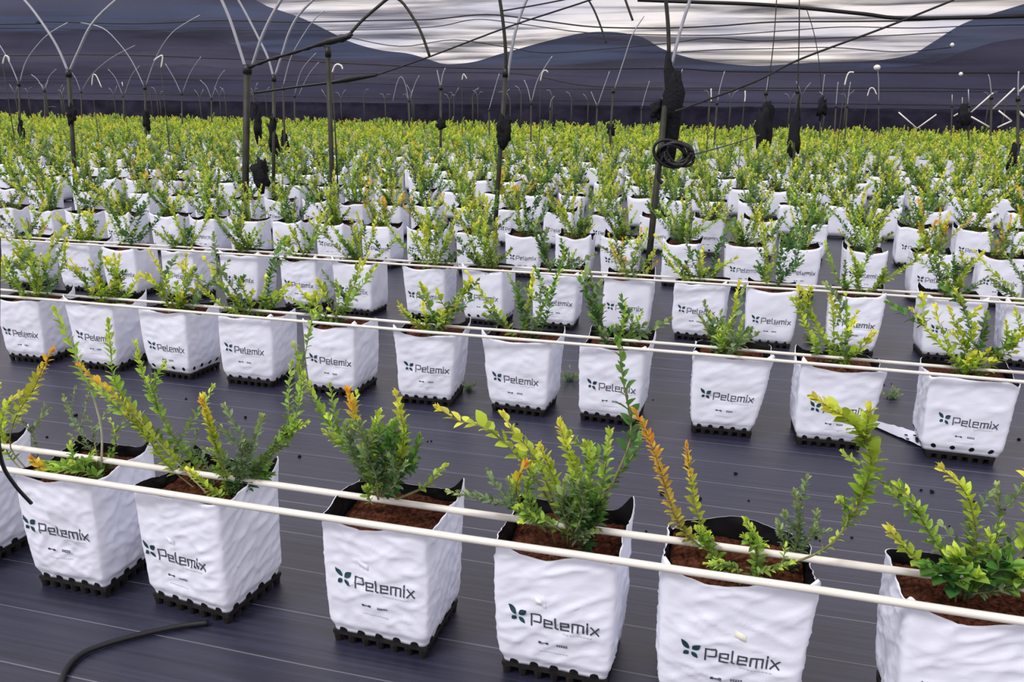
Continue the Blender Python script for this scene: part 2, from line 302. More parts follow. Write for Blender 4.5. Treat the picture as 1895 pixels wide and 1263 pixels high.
# ------------------------------------------------------------------ grow bag
def sq(a):
    # point on a rounded square, a in 0..1 starting at the front left corner and running along the front
    a = (a % 1)*4; k = int(a); f = a-k; s = -1+2*f
    p = [(s, -1), (1, s), (-s, 1), (-1, -s)][k]
    q = (abs(p[0])**16+abs(p[1])**16)**(1/16)
    return p[0]/q, p[1]/q
class Bag:
    def __init__(s, seed, w=.33, d=.30, h=.43, ears=None, sag=None, wr=1.0, taper=0):
        s.sd = seed; s.r = random.Random(seed); s.w = w; s.d = d; s.h = h; s.wr = wr; s.taper = taper
        s.ears = ears or [s.r.uniform(-.015, .05) for _ in range(4)]
        s.sag = sag or [s.r.uniform(.005, .03), s.r.uniform(.0, .04), s.r.uniform(-.01, .03), s.r.uniform(.0, .03)]
        s.sx = [s.r.uniform(.3, .6) for _ in range(4)]
        s.shear = s.r.uniform(-.01, .01); s.bul = s.r.uniform(.000, .008)
        s.off = Vector((seed*3.7, seed*1.3, seed*2.1))
    def rim(s, a):
        z = s.h
        for i in range(4):
            d = min(abs((a-i/4) % 1), 1-abs((a-i/4) % 1))*4*s.w
            z += s.ears[i]*math.exp(-(d/.028)**2)
            f = (a*4-i)
            if 0 <= f < 1: z -= s.sag[i]*math.exp(-((f-s.sx[i])/.24)**2)
        return z+.003*noise.noise(Vector((a*22, s.sd, 0)))
    def pos(s, a, z):
        x, y = sq(a); t = max(0, min(1, (z-.05)/(s.h-.05)))
        w = s.w/2*(.955+.05*t+s.taper*(t-.4)); d = s.d/2*(.95+.03*t)
        b = s.bul*math.sin(PI*min(1, t*1.05))**.8
        px = x*(w+b)+s.shear*t; py = y*(d+b)
        k = int((a % 1)*4); f = (a*4) % 1; n = [(0, -1), (1, 0), (0, 1), (-1, 0)][k]
        u = f*.33; q = s.off+Vector((k*9, 0, 0))
        A = .008*noise.noise(q+Vector((u*7, z*7, 0)))
        def rg(v, k_): return max(0, 1-abs(noise.noise(v))*k_)**2
        sg = 1 if s.sd % 2 else -1
        r1 = rg(q+Vector((u*6+z*5, z*15-u*11, 5)), 3.2)
        r2 = rg(q+Vector((u*8-z*7*sg, z*24+u*15*sg, 9)), 2.6)
        r3 = rg(q+Vector((u*16+z*30, z*16-u*22, 19)), 2.2)
        side = 1.1 if k in (1, 3) else .8
        dd = A+(.0050*r1+.0048*r2+.0016*r3)*side-.003
        edge = min(f, 1-f)*4; dd *= s.wr*min(1, .35+edge)*min(1, .4+t*4)
        cs = max(0, abs(x)+abs(y)-1.75)*4*max(0, t-.75)*s.ears[min(3, int(round(a*4)) % 4)]*1.2
        l = math.hypot(x, y)
        tk = .012*max(0, 1-t*14)
        return Vector((px+n[0]*dd+x/l*(cs-tk), py+n[1]*dd+y/l*(cs-tk), z))
    def shell(s, na, nz_):
        mb = MB(); vs = []
        for j in range(nz_+1):
            for i in range(na):
                a = i/na; zt = s.rim(a); z = .04+(zt-.04)*(j/nz_); vs.append(s.pos(a, z))
        fs = [(j*na+i, j*na+(i+1) % na, (j+1)*na+(i+1) % na, (j+1)*na+i) for j in range(nz_) for i in range(na)]
        mb.add(vs, fs)
        # rim rolls over to the inside, one film thickness
        n0 = len(mb.v)
        ins = []
        for i in range(na):
            a = i/na; p = s.pos(a, s.rim(a)); x, y = sq(a); ins.append(p-Vector((x, y, 0))*.003+Vector((0, 0, .001)))
        mb.add(ins, []); mb.f += [(nz_*na+i, nz_*na+(i+1) % na, n0+(i+1) % na, n0+i) for i in range(na)]; mb.m += [0]*na
        mb.f.append(tuple(range(na-1, -1, -1))); mb.m.append(0)
        return mb.mesh('grow_bag', 'bag')
    def lining(s, na):
        mb = MB(); vs = []
        nl = 9
        for j in range(nl+1):
            for i in range(na):
                a = i/na; x, y = sq(a); zt = s.rim(a); z = zt+.0008-(zt-(s.h-.08))*j/nl
                vs.append(s.pos(a, min(z, zt))*1.0-Vector((x, y, 0))*(.0034+.0070*j/nl)+Vector((0, 0, z-min(z, zt))))
        mb.add(vs, [(j*na+i, (j+1)*na+i, (j+1)*na+(i+1) % na, j*na+(i+1) % na) for j in range(nl) for i in range(na)])
        return mb.mesh('lining', 'inner')
    def soil(s, n, zs):
        mb = MB(); vs = []; R = random.Random(s.sd+5)
        for j in range(n+1):
            for i in range(n+1):
                u, v = -1+2*i/n, -1+2*j/n
                x, y = u*(s.w/2-.013), v*(s.d/2-.013)
                e = max(abs(u), abs(v)); z = zs-.018*e**5+.012*noise.noise(Vector((x*14, y*14, s.sd)))+R.uniform(-.0035, .0035)+.020*v
                vs.append((x+s.shear*.9, y, z))
        mb.add(vs, [(j*(n+1)+i, j*(n+1)+i+1, (j+1)*(n+1)+i+1, (j+1)*(n+1)+i) for j in range(n) for i in range(n)])
        return mb.mesh('growing_medium', 'soil', False)
    def holes(s, full=0):
        mb = MB()
        for k in (0, 1, 3):
            nh = (4 if full else 5) if k == 0 else 4
            for h in range(nh):
                f = (h+.6)/(nh+.2); a = (k+f)/4; zc = (.068 if full else .042); r = .0125 if full else .0150
                per = s.w if k == 0 else s.d; vs = []; m_ = 12
                n = [Vector((0, -1, 0)), Vector((1, 0, 0)), 0, Vector((-1, 0, 0))][k]
                for q in range(m_):
                    th = 2*PI*q/m_; vs.append(s.pos(a+r*math.cos(th)/per/4, max(.0395, zc+r*math.sin(th)))+n*.0015)
                c = s.pos(a, zc)+n*.0018
                mb.add([c]+vs, [(0, 1+q, 1+(q+1) % m_) for q in range(m_)])
        return mb.mesh('drainage_holes', 'hole', False)
    # printing that follows the creased front face
    def fmap(s, x, z, off=.0012):
        a = (x+s.w/2)/s.w/4; a = max(.01, min(.24, a)); return s.pos(a, z)+Vector((0, -off, 0))
    def prints(s, dz=0, dx=0):
        out = []; ox, oz = -.063+dx, .193+dz; H_ = .036
        P = []
        def ln_(pts, th=.105): P.append((pts, th))
        x = 0
        xh = .70
        def e_(x): ln_([(x+.62, .0), (x+.0, .0), (x, xh), (x+.62, xh), (x+.62, .36), (x+.12, .36)])
        ln_([(x, -.03), (x, 1.0), (x+.72, 1.0), (x+.80, .9), (x+.80, .46), (x+.72, .36), (x+.22, .36)]); x += 1.10
        e_(x); x += .92
        ln_([(x, 1.02), (x, .08), (x+.12, 0), (x+.2, 0)]); x += .46
        e_(x); x += .94
        ln_([(x, 0), (x, xh), (x+.9, xh), (x+.9, 0)]); ln_([(x+.45, xh), (x+.45, 0)]); x += 1.22
        ln_([(x, 0), (x, xh)]); ln_([(x, .88), (x, 1.02)]); x += .30
        ln_([(x, 0), (x+.62, xh)]); ln_([(x, xh), (x+.62, 0)])
        sc = .196/5.75
        mb = MB()
        def quadstrip(mb, p, q, th):
            p, q = Vector(p), Vector(q); d = (q-p); l = d.length; d /= l; n = Vector((-d.y, d.x))*th*.5
            p = p-d*th*.5; q = q+d*th*.5; k = max(1, int(l*sc/.006)+1); vs = []
            for i in range(k+1):
                c = p.lerp(q, i/k)
                for sg in (1, -1):
                    w = c+n*sg; vs.append(s.fmap(ox+w.x*sc, oz+w.y*sc*1.02, .0018))
            mb.add(vs, [(2*i, 2*i+1, 2*i+3, 2*i+2) for i in range(k)])
        for pts, th in P:
            for i in range(len(pts)-1): quadstrip(mb, pts[i], pts[i+1], th*1.25)
        out.append(('wordmark', mb.mesh('wordmark', 'print', False)))
        mb = MB(); cx, cz = ox-.040, oz+.022
        for ang, l0, l1, w in ((128, .006, .042, .0075), (40, .006, .034, .0095), (-48, .005, .031, .0065), (-140, .005, .024, .0075)):
            a = math.radians(ang); d = Vector((math.cos(a), math.sin(a))); n = Vector((-d.y, d.x)); vs = []; k = 8
            for i in range(k+1):
                t_ = i/k; c = d*(l0+(l1-l0)*t_); ww = w*math.sin(PI*t_**.85)
                for sg in (1, 0, -1): q = c+n*ww*sg; vs.append(s.fmap(cx+q.x, cz+q.y, .0018))
            mb.add(vs, [(3*i+j, 3*i+j+1, 3*i+j+4, 3*i+j+3) for i in range(k) for j in (0, 1)])
        out.append(('emblem', mb.mesh('emblem', 'emblem', False)))
        mb = MB()
        def bar(x0, x1, z0, z1, mi=0):
            k = 4; vs = []
            for i in range(k+1):
                xx = x0+(x1-x0)*i/k; vs += [s.fmap(xx, z0, .0018), s.fmap(xx, z1, .0018)]
            mb.add(vs, [(2*i, 2*i+2, 2*i+3, 2*i+1) for i in range(k)], mi)
        z0 = oz-.058
        bar(ox+.02, ox+.046, z0, z0+.003); bar(ox+.018, ox+.026, z0-.002, z0+.005); bar(ox+.040, ox+.048, z0-.002, z0+.005)
        for kx in range(5): bar(ox+.072+kx*.0066, ox+.0765+kx*.0066, z0+.0025, z0+.0055); bar(ox+.072+kx*.0066, ox+.0768+kx*.0066, z0-.003, z0+.001)
        for kx in range(9): bar(ox+.022+kx*.0095, ox+.0285+kx*.0095, z0-.029, z0-.027, 1)
        for kx in range(9): bar(ox+.09+kx*.0095, ox+.0965+kx*.0095, oz-.014, oz-.012, 1)
        out.append(('small_print', mb.mesh('small_print', ['print', 'faint'], False)))
        return out

def tray_mesh(w, d, simple=False):
    mb = MB(); hw, hd = w/2, d/2
    mb.box((-hw, -hd, .026), (hw, hd, .0385))
    if not simple:
        n = 7
        for i in range(n):
            f = -1+2*i/(n-1)
            for sx in (-1, 1):
                mb.cyl(f*(hw-.014), sx*(hd-.010), 0, .027, .011, .015, 8); mb.cyl(sx*(hw-.012), f*(hd-.014), 0, .027, .011, .015, 8)
    else:
        for sx in (-1, 1):
            for sy in (-1, 1): mb.cyl(sx*(hw-.03), sy*(hd-.03), 0, .027, .02, .025, 6)
    return mb.mesh('drainage_tray', 'tray', False)

# ------------------------------------------------------------------ foliage
SCH = {  # base, tip colours of the leaves (their own colour)
 'g': ((.060, .135, .020), (.20, .32, .045), (.34, .42, .06)),
 'y': ((.11, .20, .020), (.30, .38, .035), (.52, .50, .07)),
 'o': ((.10, .18, .025), (.32, .34, .035), (.66, .30, .035)),
 'd': ((.022, .075, .018), (.05, .14, .025), (.12, .22, .04)),
 'b': ((.055, .105, .045), (.11, .17, .075), (.20, .26, .09)),
 'r': ((.16, .20, .03), (.50, .30, .035), (.75, .28, .04))}
def mixc(a, b, t): return tuple(x+(y-x)*t for x, y in zip(a, b))
def leafcol(sch, t, R):
    a, b, c = SCH[sch]; col = mixc(a, b, t/.7) if t < .7 else mixc(b, c, (t-.7)/.3)
    k = R.uniform(.65, 1.45); return tuple(min(.9, x*k*1.6) for x in col)
def leaf(mb, p, d, up, Ln, Wd, col, hi=True):
    d = d.normalized(); s = d.cross(up)
    if s.length < .05: s = d.cross(Vector((1, .2, 0)))
    s.normalize(); n = s.cross(d).normalized()
    if hi:
        pts = []
        for t_, w in ((0, .06), (.28, .82), (.58, .95), (.85, .5)):
            c = p+d*(Ln*t_)-n*(Ln*.22*t_*t_)
            pts += [c-s*(Wd*w)+n*(Wd*.28*w), c, c+s*(Wd*w)+n*(Wd*.28*w)]
        pts.append(p+d*Ln-n*(Ln*.24))
        fs = [(3*i+j, 3*i+j+1, 3*i+j+4, 3*i+j+3) for i in range(3) for j in (0, 1)]+[(9, 10, 12), (10, 11, 12)]
        mb.add(pts, fs, 0, col)
    else:
        q = p+d*Ln*.5
        mb.add([p, q-s*Wd, p+d*Ln-n*Ln*.15, q+s*Wd], [(0, 1, 2, 3)], 0, col)
def foliage(mb, path, R, sch, Ln=.034, dens=1.0, bare=.1, hi=True, rise=.35, wid=.24):
    path = [Vector(p) for p in path]; L_ = [0]
    for i in range(1, len(path)): L_.append(L_[-1]+(path[i]-path[i-1]).length)
    tot = L_[-1]; step = Ln*.26/dens; s_ = tot*bare; ph = R.uniform(0, 6)
    while s_ < tot:
        i = 1
        while i < len(L_)-1 and L_[i] < s_: i += 1
        f = (s_-L_[i-1])/max(1e-6, L_[i]-L_[i-1]); p = path[i-1].lerp(path[i], f); tg = (path[i]-path[i-1]).normalized()
        t_ = s_/tot; ph += 2.4+R.uniform(-.3, .3)
        a = tg.cross(Vector((.3, .8, .1))).normalized(); b_ = tg.cross(a)
        out = a*math.cos(ph)+b_*math.sin(ph)
        d = out*(1.0-.45*t_)+tg*(rise+.5*t_)+Vector((0, 0, .25))
        sz = Ln*R.uniform(.7, 1.15)*(1-.35*max(0, t_-.8)/.2)
        leaf(mb, p, d, (Vector((0, 0, 1))+out*R.uniform(-.6, .6)+Vector((R.uniform(-.4, .4), R.uniform(-.4, .4), 0))), sz, sz*wid*R.uniform(.85, 1.15), leafcol(sch, min(1, t_*R.uniform(.85, 1.12)), R), hi)
        s_ += step*R.uniform(.7, 1.3)
    for k in range(4):   # the bud at the tip
        leaf(mb, path[-1], (path[-1]-path[-2]).normalized()+Vector((R.uniform(-.4, .4), R.uniform(-.4, .4), R.uniform(.0, .3))), Vector((R.uniform(-1, 1), R.uniform(-1, 1), .3)), Ln*.75, Ln*.17, leafcol(sch, 1, R), hi)

def twig(pts, R, ln, lo=.25, hi=.8):
    i = max(1, min(len(pts)-2, int(len(pts)*R.uniform(lo, hi)))); p = Vector(pts[i]); tg = (Vector(pts[i+1])-p).normalized()
    d = (tg*.6+Vector((R.uniform(-1, 1), R.uniform(-.8, .8), R.uniform(-.1, .7)))).normalized(); o = [p.copy()]
    for k in range(3): p = p+d*(ln/3); d = (d+Vector((R.uniform(-.15, .15), R.uniform(-.15, .15), R.uniform(.0, .3)))).normalized(); o.append(p.copy())
    return o
def bush_paths(R, size=1.0, zs=.385, n=None, twigs=1):
    n = n or R.randint(4, 7); out = []
    for k in range(n):
        th = R.uniform(0, 2*PI); ln = R.uniform(.12, .38)*size; lean = R.choice([R.uniform(.15, .7), R.uniform(.6, 1.6)])
        p = Vector((R.uniform(-.05, .05), R.uniform(-.04, .04), zs-.02)); d = Vector((math.cos(th)*lean, math.sin(th)*lean*.8, 1)).normalized()
        pts = [p.copy()]; m_ = 5
        for i in range(m_):
            p = p+d*(ln/m_*1.1); d = (d+Vector((R.uniform(-.18, .18), R.uniform(-.18, .18), R.uniform(-.02, .14)))).normalized(); pts.append(p.copy())
        out.append(pts)
        for b_ in range(twigs if R.random() < .8 else 0):
            out.append(twig(pts, R, ln*R.uniform(.25, .5)))
    return out

# ------------------------------------------------------------------ potted bushes
def add_bag(root, B, na, nz_, zs=.385, prn=None, soil_n=24, holes=0, lining=True):
    bg_ = ob('grow_bag', B.shell(na, nz_), root)
    if lining: ob('lining', B.lining(na), bg_, label='black inner lining')
    if prn is not None:
        for nme, me in B.prints(*prn): ob(nme, me, bg_)
    if holes >= 0: ob('drainage_holes', B.holes(holes), bg_, label='black round drainage holes along the lower edge')
    ob('growing_medium', B.soil(soil_n, zs), root)
    return bg_
def add_shoot(root, pts, R, sch, Ln, dens, bare, wid=.24, stem='stem', r=.0022, hi=True):
    mb = MB(); n = len(pts); mb.tube(pts, [r*(1-.6*i/n) for i in range(n)], 5)
    s_ = ob('stem', mb.mesh('stem', stem), root)
    mb = MB(); foliage(mb, pts, R, sch, Ln, dens, bare, hi, wid=wid)
    ob('foliage', mb.mesh('foliage', 'leaf'), s_)

ROW1 = 1.92
row1 = [  # left edge x, width, depth, rotation, ears (front-left, front-right, back-right, back-left), sag, print shift, zs, label, shoots
 dict(x=-2.74, w=.33, rot=-3, ears=[.0, .03, .04, .0], dz=0, label='white bagged bush cut off by the left edge of the view, nearest row',
      sh=[]),
 dict(x=-2.185, w=.305, rot=-1, ears=[.0, .01, .045, .02], sag=[.018, -.01, .0, .02], dz=.03, dx=-.01,
      label='leftmost whole bag of the nearest row, bush with low leaf mat and bare pale stem',
      sh=[('g', [(186, 885), (188, 850), (187, 790), (168, 722), (150, 690), (138, 650), (118, 612), (105, 580)], .036, 1.0, .50, 'bare', 2.06, 2.0),
          ('o', [(60, 880), (20, 830), (28, 775), (60, 725), (78, 685), (95, 652)], .034, 1.3, .35, 'stem', 2.05, 1.98),
          ('y', [(50, 880), (15, 840), (2, 790), (15, 750), (40, 728)], .034, 1.2, .2, 'stem', 2.05, 2.1),
          ('g', [(190, 880), (165, 862), (130, 858), (95, 862), (62, 856)], .030, 2.2, .0, 'stem', 2.05, 1.98),
          ('g', [(185, 882), (150, 872), (115, 870), (75, 872)], .030, 2.0, .0, 'stem', 2.00, 1.97),
          ('r', [(110, 885), (85, 872), (68, 860), (60, 852)], .030, 1.4, .3, 'stem', 1.98, 1.96),
          ('b', [(190, 880), (160, 820), (135, 780), (118, 735)], .022, .7, .15, 'stem', 2.08, 2.2),
          ('b', [(188, 880), (175, 820), (180, 790), (200, 760)], .022, .6, .15, 'stem', 2.08, 2.2),
          ('g', [(190, 880), (210, 840), (214, 800), (205, 780)], .022, .6, .3, 'stem', 2.08, 2.1),
          ('b', [(60, 880), (70, 840), (60, 800), (90, 760)], .022, .8, .1, 'stem', 2.08, 2.1),
          ('d', [(180, 884), (200, 862), (205, 845)], .026, 1.4, 0, 'stem', 2.08, 2.1)]),
 dict(x=-1.735, w=.345, rot=-7, ears=[.0, .005, .045, .03], sag=[.012, -.012, .0, .02], dz=-.005, dx=-.028,
      label='second whole bag of the nearest row, long shoots arching left above it',
      sh=[('o', [(385, 915), (340, 870), (290, 815), (245, 765), (205, 728), (170, 700), (150, 680)], .030, 1.3, .18, 'bare', 2.05, 1.98),
          ('y', [(375, 915), (330, 880), (300, 850), (265, 800), (235, 770)], .028, 1.2, .3, 'stem', 2.08, 2.0),
          ('g', [(390, 905), (345, 860), (290, 810), (240, 755), (212, 705), (205, 650), (200, 602)], .036, 1.1, .25, 'stem', 2.08, 2.02),
          ('g', [(400, 905), (355, 855), (318, 805), (285, 745), (264, 692), (252, 640)], .030, 1.1, .05, 'stem', 2.1, 2.05),
          ('y', [(425, 905), (412, 860), (395, 810), (384, 770), (376, 738)], .030, 1.6, .0, 'stem', 2.06, 2.0),
          ('o', [(420, 905), (402, 840), (388, 790), (374, 745)], .028, 1.3, .3, 'stem', 2.06, 2.0),
          ('b', [(440, 905), (455, 860), (470, 820), (485, 775)], .032, 1.3, .0, 'stem', 2.06, 2.0),
          ('b', [(430, 905), (445, 860), (450, 815)], .028, 1.2, .0, 'stem', 2.06, 2.0),
          ('b', [(450, 905), (480, 860), (505, 830), (520, 800)], .030, 1.2, .0, 'stem', 2.06, 2.08),
          ('g', [(455, 905), (500, 845), (540, 790), (556, 730), (556, 690), (546, 645)], .032, 1.1, .15, 'stem', 2.08, 2.02),
          ('g', [(520, 830), (535, 795), (565, 785)], .028, 1.1, .0, 'stem', 2.08, 2.02),
          ('d', [(440, 915), (470, 895), (500, 880)], .030, 1.7, .0, 'stem', 2.05, 2.08),
          ('d', [(440, 915), (425, 890), (400, 880)], .030, 1.6, .0, 'stem', 2.05, 2.08),
          ('d', [(445, 915), (460, 885), (470, 860)], .030, 1.7, .0, 'stem', 2.05, 2.08),
          ('y', [(410, 918), (385, 905), (365, 885), (350, 872)], .026, 1.8, .0, 'stem', 2.0, 2.0),
          ('b', [(400, 905), (375, 850), (340, 830)], .026, 1.0, .0, 'stem', 2.1, 2.15)]),
 dict(x=-1.085, w=.345, rot=-2, ears=[-.005, .005, .045, .0], sag=[.02, -.012, .005, -.02], dz=.022, dx=.0,
      label='third whole bag of the nearest row, upright bush with orange-tipped shoot',
      sh=[('o', [(700, 925), (690, 870), (672, 810), (655, 765), (645, 728)], .036, 1.5, .12, 'stem', 2.05, 2.0),
          ('y', [(705, 925), (735, 870), (748, 810), (742, 770), (734, 732)], .034, 1.4, .12, 'stem', 2.06, 2.02),
          ('g', [(700, 920), (660, 850), (620, 800), (590, 755), (565, 700)], .032, 1.2, .25, 'stem', 2.08, 2.1),
          ('g', [(698, 920), (665, 850), (625, 820), (604, 802)], .030, 1.2, .2, 'stem', 2.06, 2.02),
          ('g', [(700, 920), (685, 860), (690, 800), (700, 770)], .034, 1.6, .1, 'stem', 2.0, 1.98),
          ('d', [(705, 925), (740, 880), (765, 850), (775, 815)], .036, 1.6, .1, 'stem', 2.06, 2.05),
          ('d', [(703, 920), (715, 860), (725, 820), (730, 790)], .038, 1.6, .15, 'stem', 2.0, 1.98),
          ('d', [(703, 920), (735, 870), (745, 840), (750, 800)], .036, 1.5, .15, 'stem', 2.1, 2.1),
          ('b', [(695, 915), (665, 870), (650, 830), (640, 790)], .032, 1.4, .1, 'stem', 2.02, 2.0),
          ('b', [(700, 920), (695, 880), (680, 840), (690, 810)], .034, 1.4, .1, 'stem', 1.98, 1.96),
          ('b', [(705, 920), (735, 890), (720, 850)], .032, 1.3, .1, 'stem', 2.0, 1.98),
          ('g', [(720, 930), (790, 900), (805, 880), (822, 865)], .030, .9, .45, 'stem', 2.06, 2.05),
          ('g', [(690, 935), (680, 915), (700, 900)], .022, 1.2, .1, 'stem', 1.98, 1.98)]),
 dict(x=-.545, w=.345, rot=-1, ears=[.0, -.01, .055, .02], sag=[.03, -.01, .0, .0], dz=.0, dx=.002,
      label='fourth whole bag of the nearest row, fullest bush with one tall shoot on its right',
      sh=[('y', [(1050, 985), (1060, 930), (1062, 870), (1050, 830), (1036, 788)], .036, 1.8, .1, 'stem', 2.05, 2.0),
          ('y', [(1050, 985), (1030, 900), (1010, 850), (1000, 830)], .034, 1.6, .2, 'stem', 2.02, 1.98),
          ('g', [(1050, 985), (1080, 920), (1095, 870), (1085, 830)], .036, 1.7, .1, 'stem', 2.0, 1.97),
          ('d', [(1055, 985), (1070, 920), (1060, 870)], .038, 1.6, .1, 'stem', 2.06, 2.08),
          ('y', [(1045, 985), (1000, 900), (950, 835), (910, 800), (880, 785), (850, 780), (820, 762)], .046, .7, .45, 'stem', 2.06, 2.0, .32),
          ('y', [(1045, 985), (1010, 890), (985, 840), (950, 800), (935, 775)], .042, .8, .35, 'stem', 2.06, 2.04, .30),
          ('b', [(1030, 985), (970, 950), (930, 932), (890, 922), (835, 912)], .028, 1.4, .15, 'stem', 2.05, 1.98),
          ('o', [(1010, 985), (965, 940), (955, 900), (972, 862)], .032, 1.1, .2, 'stem', 2.02, 1.98),
          ('g', [(1010, 985), (985, 940), (975, 900), (985, 870)], .030, 1.3, .1, 'stem', 2.0, 1.96),
          ('d', [(1085, 985), (1115, 930), (1140, 880), (1165, 820), (1166, 770), (1156, 720), (1150, 680), (1146, 640)], .044, .62, .50, 'stem', 2.06, 2.0, .32),
          ('g', [(1080, 985), (1108, 930), (1120, 870), (1128, 805)], .036, 1.0, .3, 'stem', 2.06, 2.05),
          ('d', [(1080, 985), (1130, 900), (1180, 830), (1190, 790)], .034, .9, .45, 'stem', 2.06, 2.15),
          ('b', [(1060, 985), (1040, 940), (1045, 900)], .032, 1.5, .1, 'stem', 2.0, 1.97),
          ('b', [(1065, 985), (1080, 940), (1070, 900)], .030, 1.4, .1, 'stem', 1.98, 1.97),
          ('d', [(1085, 990), (1110, 960), (1120, 930)], .034, 1.8, .0, 'stem', 2.04, 2.05),
          ('d', [(1085, 990), (1100, 965), (1090, 920)], .036, 1.7, .0, 'stem', 2.04, 2.05),
          ('g', [(1040, 985), (1000, 960), (970, 965)], .028, 1.5, .1, 'stem', 1.99, 1.97),
          ('b', [(1090, 1000), (1060, 995), (1100, 985)], .024, 1.5, .0, 'stem', 2.0, 2.0)]),
 dict(x=-.095, w=.385, rot=1, ears=[.045, .035, .03, -.01], sag=[.022, .02, .02, .02], sx2=1, dz=-.012, dx=.0, bk=1,
      label='fifth whole bag of the nearest row, long shoot curving to a yellow head',
      sh=[('o', [(1330, 1035), (1310, 1000), (1290, 950), (1280, 900), (1275, 860), (1271, 828)], .028, 1.2, .1, 'stem', 2.05, 2.03),
          ('r', [(1300, 1015), (1262, 980), (1238, 925), (1222, 870), (1200, 810), (1176, 765)], .030, 1.4, .05, 'stem', 2.05, 1.99),
          ('g', [(1330, 1035), (1305, 1010), (1300, 985)], .030, 1.4, .0, 'stem', 2.03, 2.0),
          ('g', [(1400, 1050), (1400, 1015), (1395, 990), (1383, 968)], .032, 1.6, .0, 'stem', 2.02, 2.0),
          ('y', [(1400, 1055), (1445, 1045), (1500, 1030), (1545, 1000), (1580, 950), (1600, 910)], .026, .5, .45, 'stem', 2.04, 1.99),
          ('y', [(1580, 950), (1600, 905), (1612, 860), (1602, 815), (1572, 780), (1540, 758), (1515, 742)], .042, 1.9, .05, 'stem', 1.99, 1.95, .30),
          ('y', [(1602, 830), (1605, 790), (1608, 762)], .038, 1.4, .0, 'stem', 1.96, 1.94, .30),
          ('g', [(1560, 985), (1572, 950), (1560, 930)], .030, 1.2, .1, 'stem', 2.0, 2.0),
          ('b', [(1465, 1035), (1478, 990), (1478, 950), (1472, 915)], .026, 1.6, .0, 'stem', 2.1, 2.1),
          ('b', [(1465, 1035), (1450, 1000), (1440, 970)], .024, 1.4, .0, 'stem', 2.1, 2.12),
          ('b', [(1468, 1035), (1495, 1000), (1510, 975)], .024, 1.4, .0, 'stem', 2.1, 2.1),
          ('g', [(1370, 1055), (1340, 1050), (1310, 1045)], .020, 1.1, .0, 'stem', 1.98, 1.97),
          ('g', [(1400, 1060), (1430, 1055), (1460, 1045)], .020, 1.1, .0, 'stem', 1.98, 1.97)]),
 dict(x=.515, w=.36, rot=2, ears=[.03, .01, .03, .0], sag=[.03, .0, .0, .0], dz=-.02, dx=0,
      label='bag cut off by the right edge in the nearest row, bush with large glossy leaves',
      sh=[('g', [(1775, 1085), (1740, 1020), (1710, 970), (1690, 930), (1664, 902)], .034, 1.3, .1, 'stem', 2.05, 2.0),
          ('y', [(1790, 1085), (1805, 1010), (1800, 950), (1782, 905), (1745, 870)], .034, 1.3, .1, 'stem', 2.05, 2.0),
          ('b', [(1790, 1085), (1795, 1010), (1790, 950)], .030, 1.3, .1, 'stem', 2.06, 2.06),
          ('b', [(1830, 1080), (1842, 1000), (1848, 950), (1845, 905)], .028, .8, .2, 'stem', 2.05, 2.05),
          ('y', [(1740, 1080), (1700, 1040), (1670, 1010), (1648, 985)], .038, 1.1, .2, 'stem', 2.02, 1.98, .3),
          ('g', [(1840, 1075), (1835, 1030), (1832, 995)], .036, .8, .3, 'stem', 2.04, 2.02, .32),
          ('y', [(1870, 1080), (1900, 1000), (1915, 930), (1905, 880)], .048, 1.0, .3, 'stem', 2.02, 2.0, .32),
          ('d', [(1770, 1090), (1740, 1060), (1715, 1050)], .050, 1.5, .0, 'stem', 2.0, 1.97, .32),
          ('g', [(1790, 1090), (1790, 1060), (1775, 1030)], .052, 1.4, .0, 'stem', 2.0, 1.98, .34),
          ('d', [(1810, 1090), (1840, 1060), (1870, 1050)], .050, 1.5, .0, 'stem', 2.0, 1.98, .32),
          ('d', [(1780, 1085), (1810, 1050), (1830, 1030)], .050, 1.4, .0, 'stem', 2.08, 2.1, .32),
          ('g', [(1850, 1095), (1885, 1070), (1920, 1050)], .046, 1.3, .0, 'stem', 2.0, 2.0, .32),
          ('b', [(1800, 1100), (1840, 1095), (1880, 1090)], .024, 1.5, .0, 'stem', 1.99, 1.99)]),
]
R = random.Random(11)
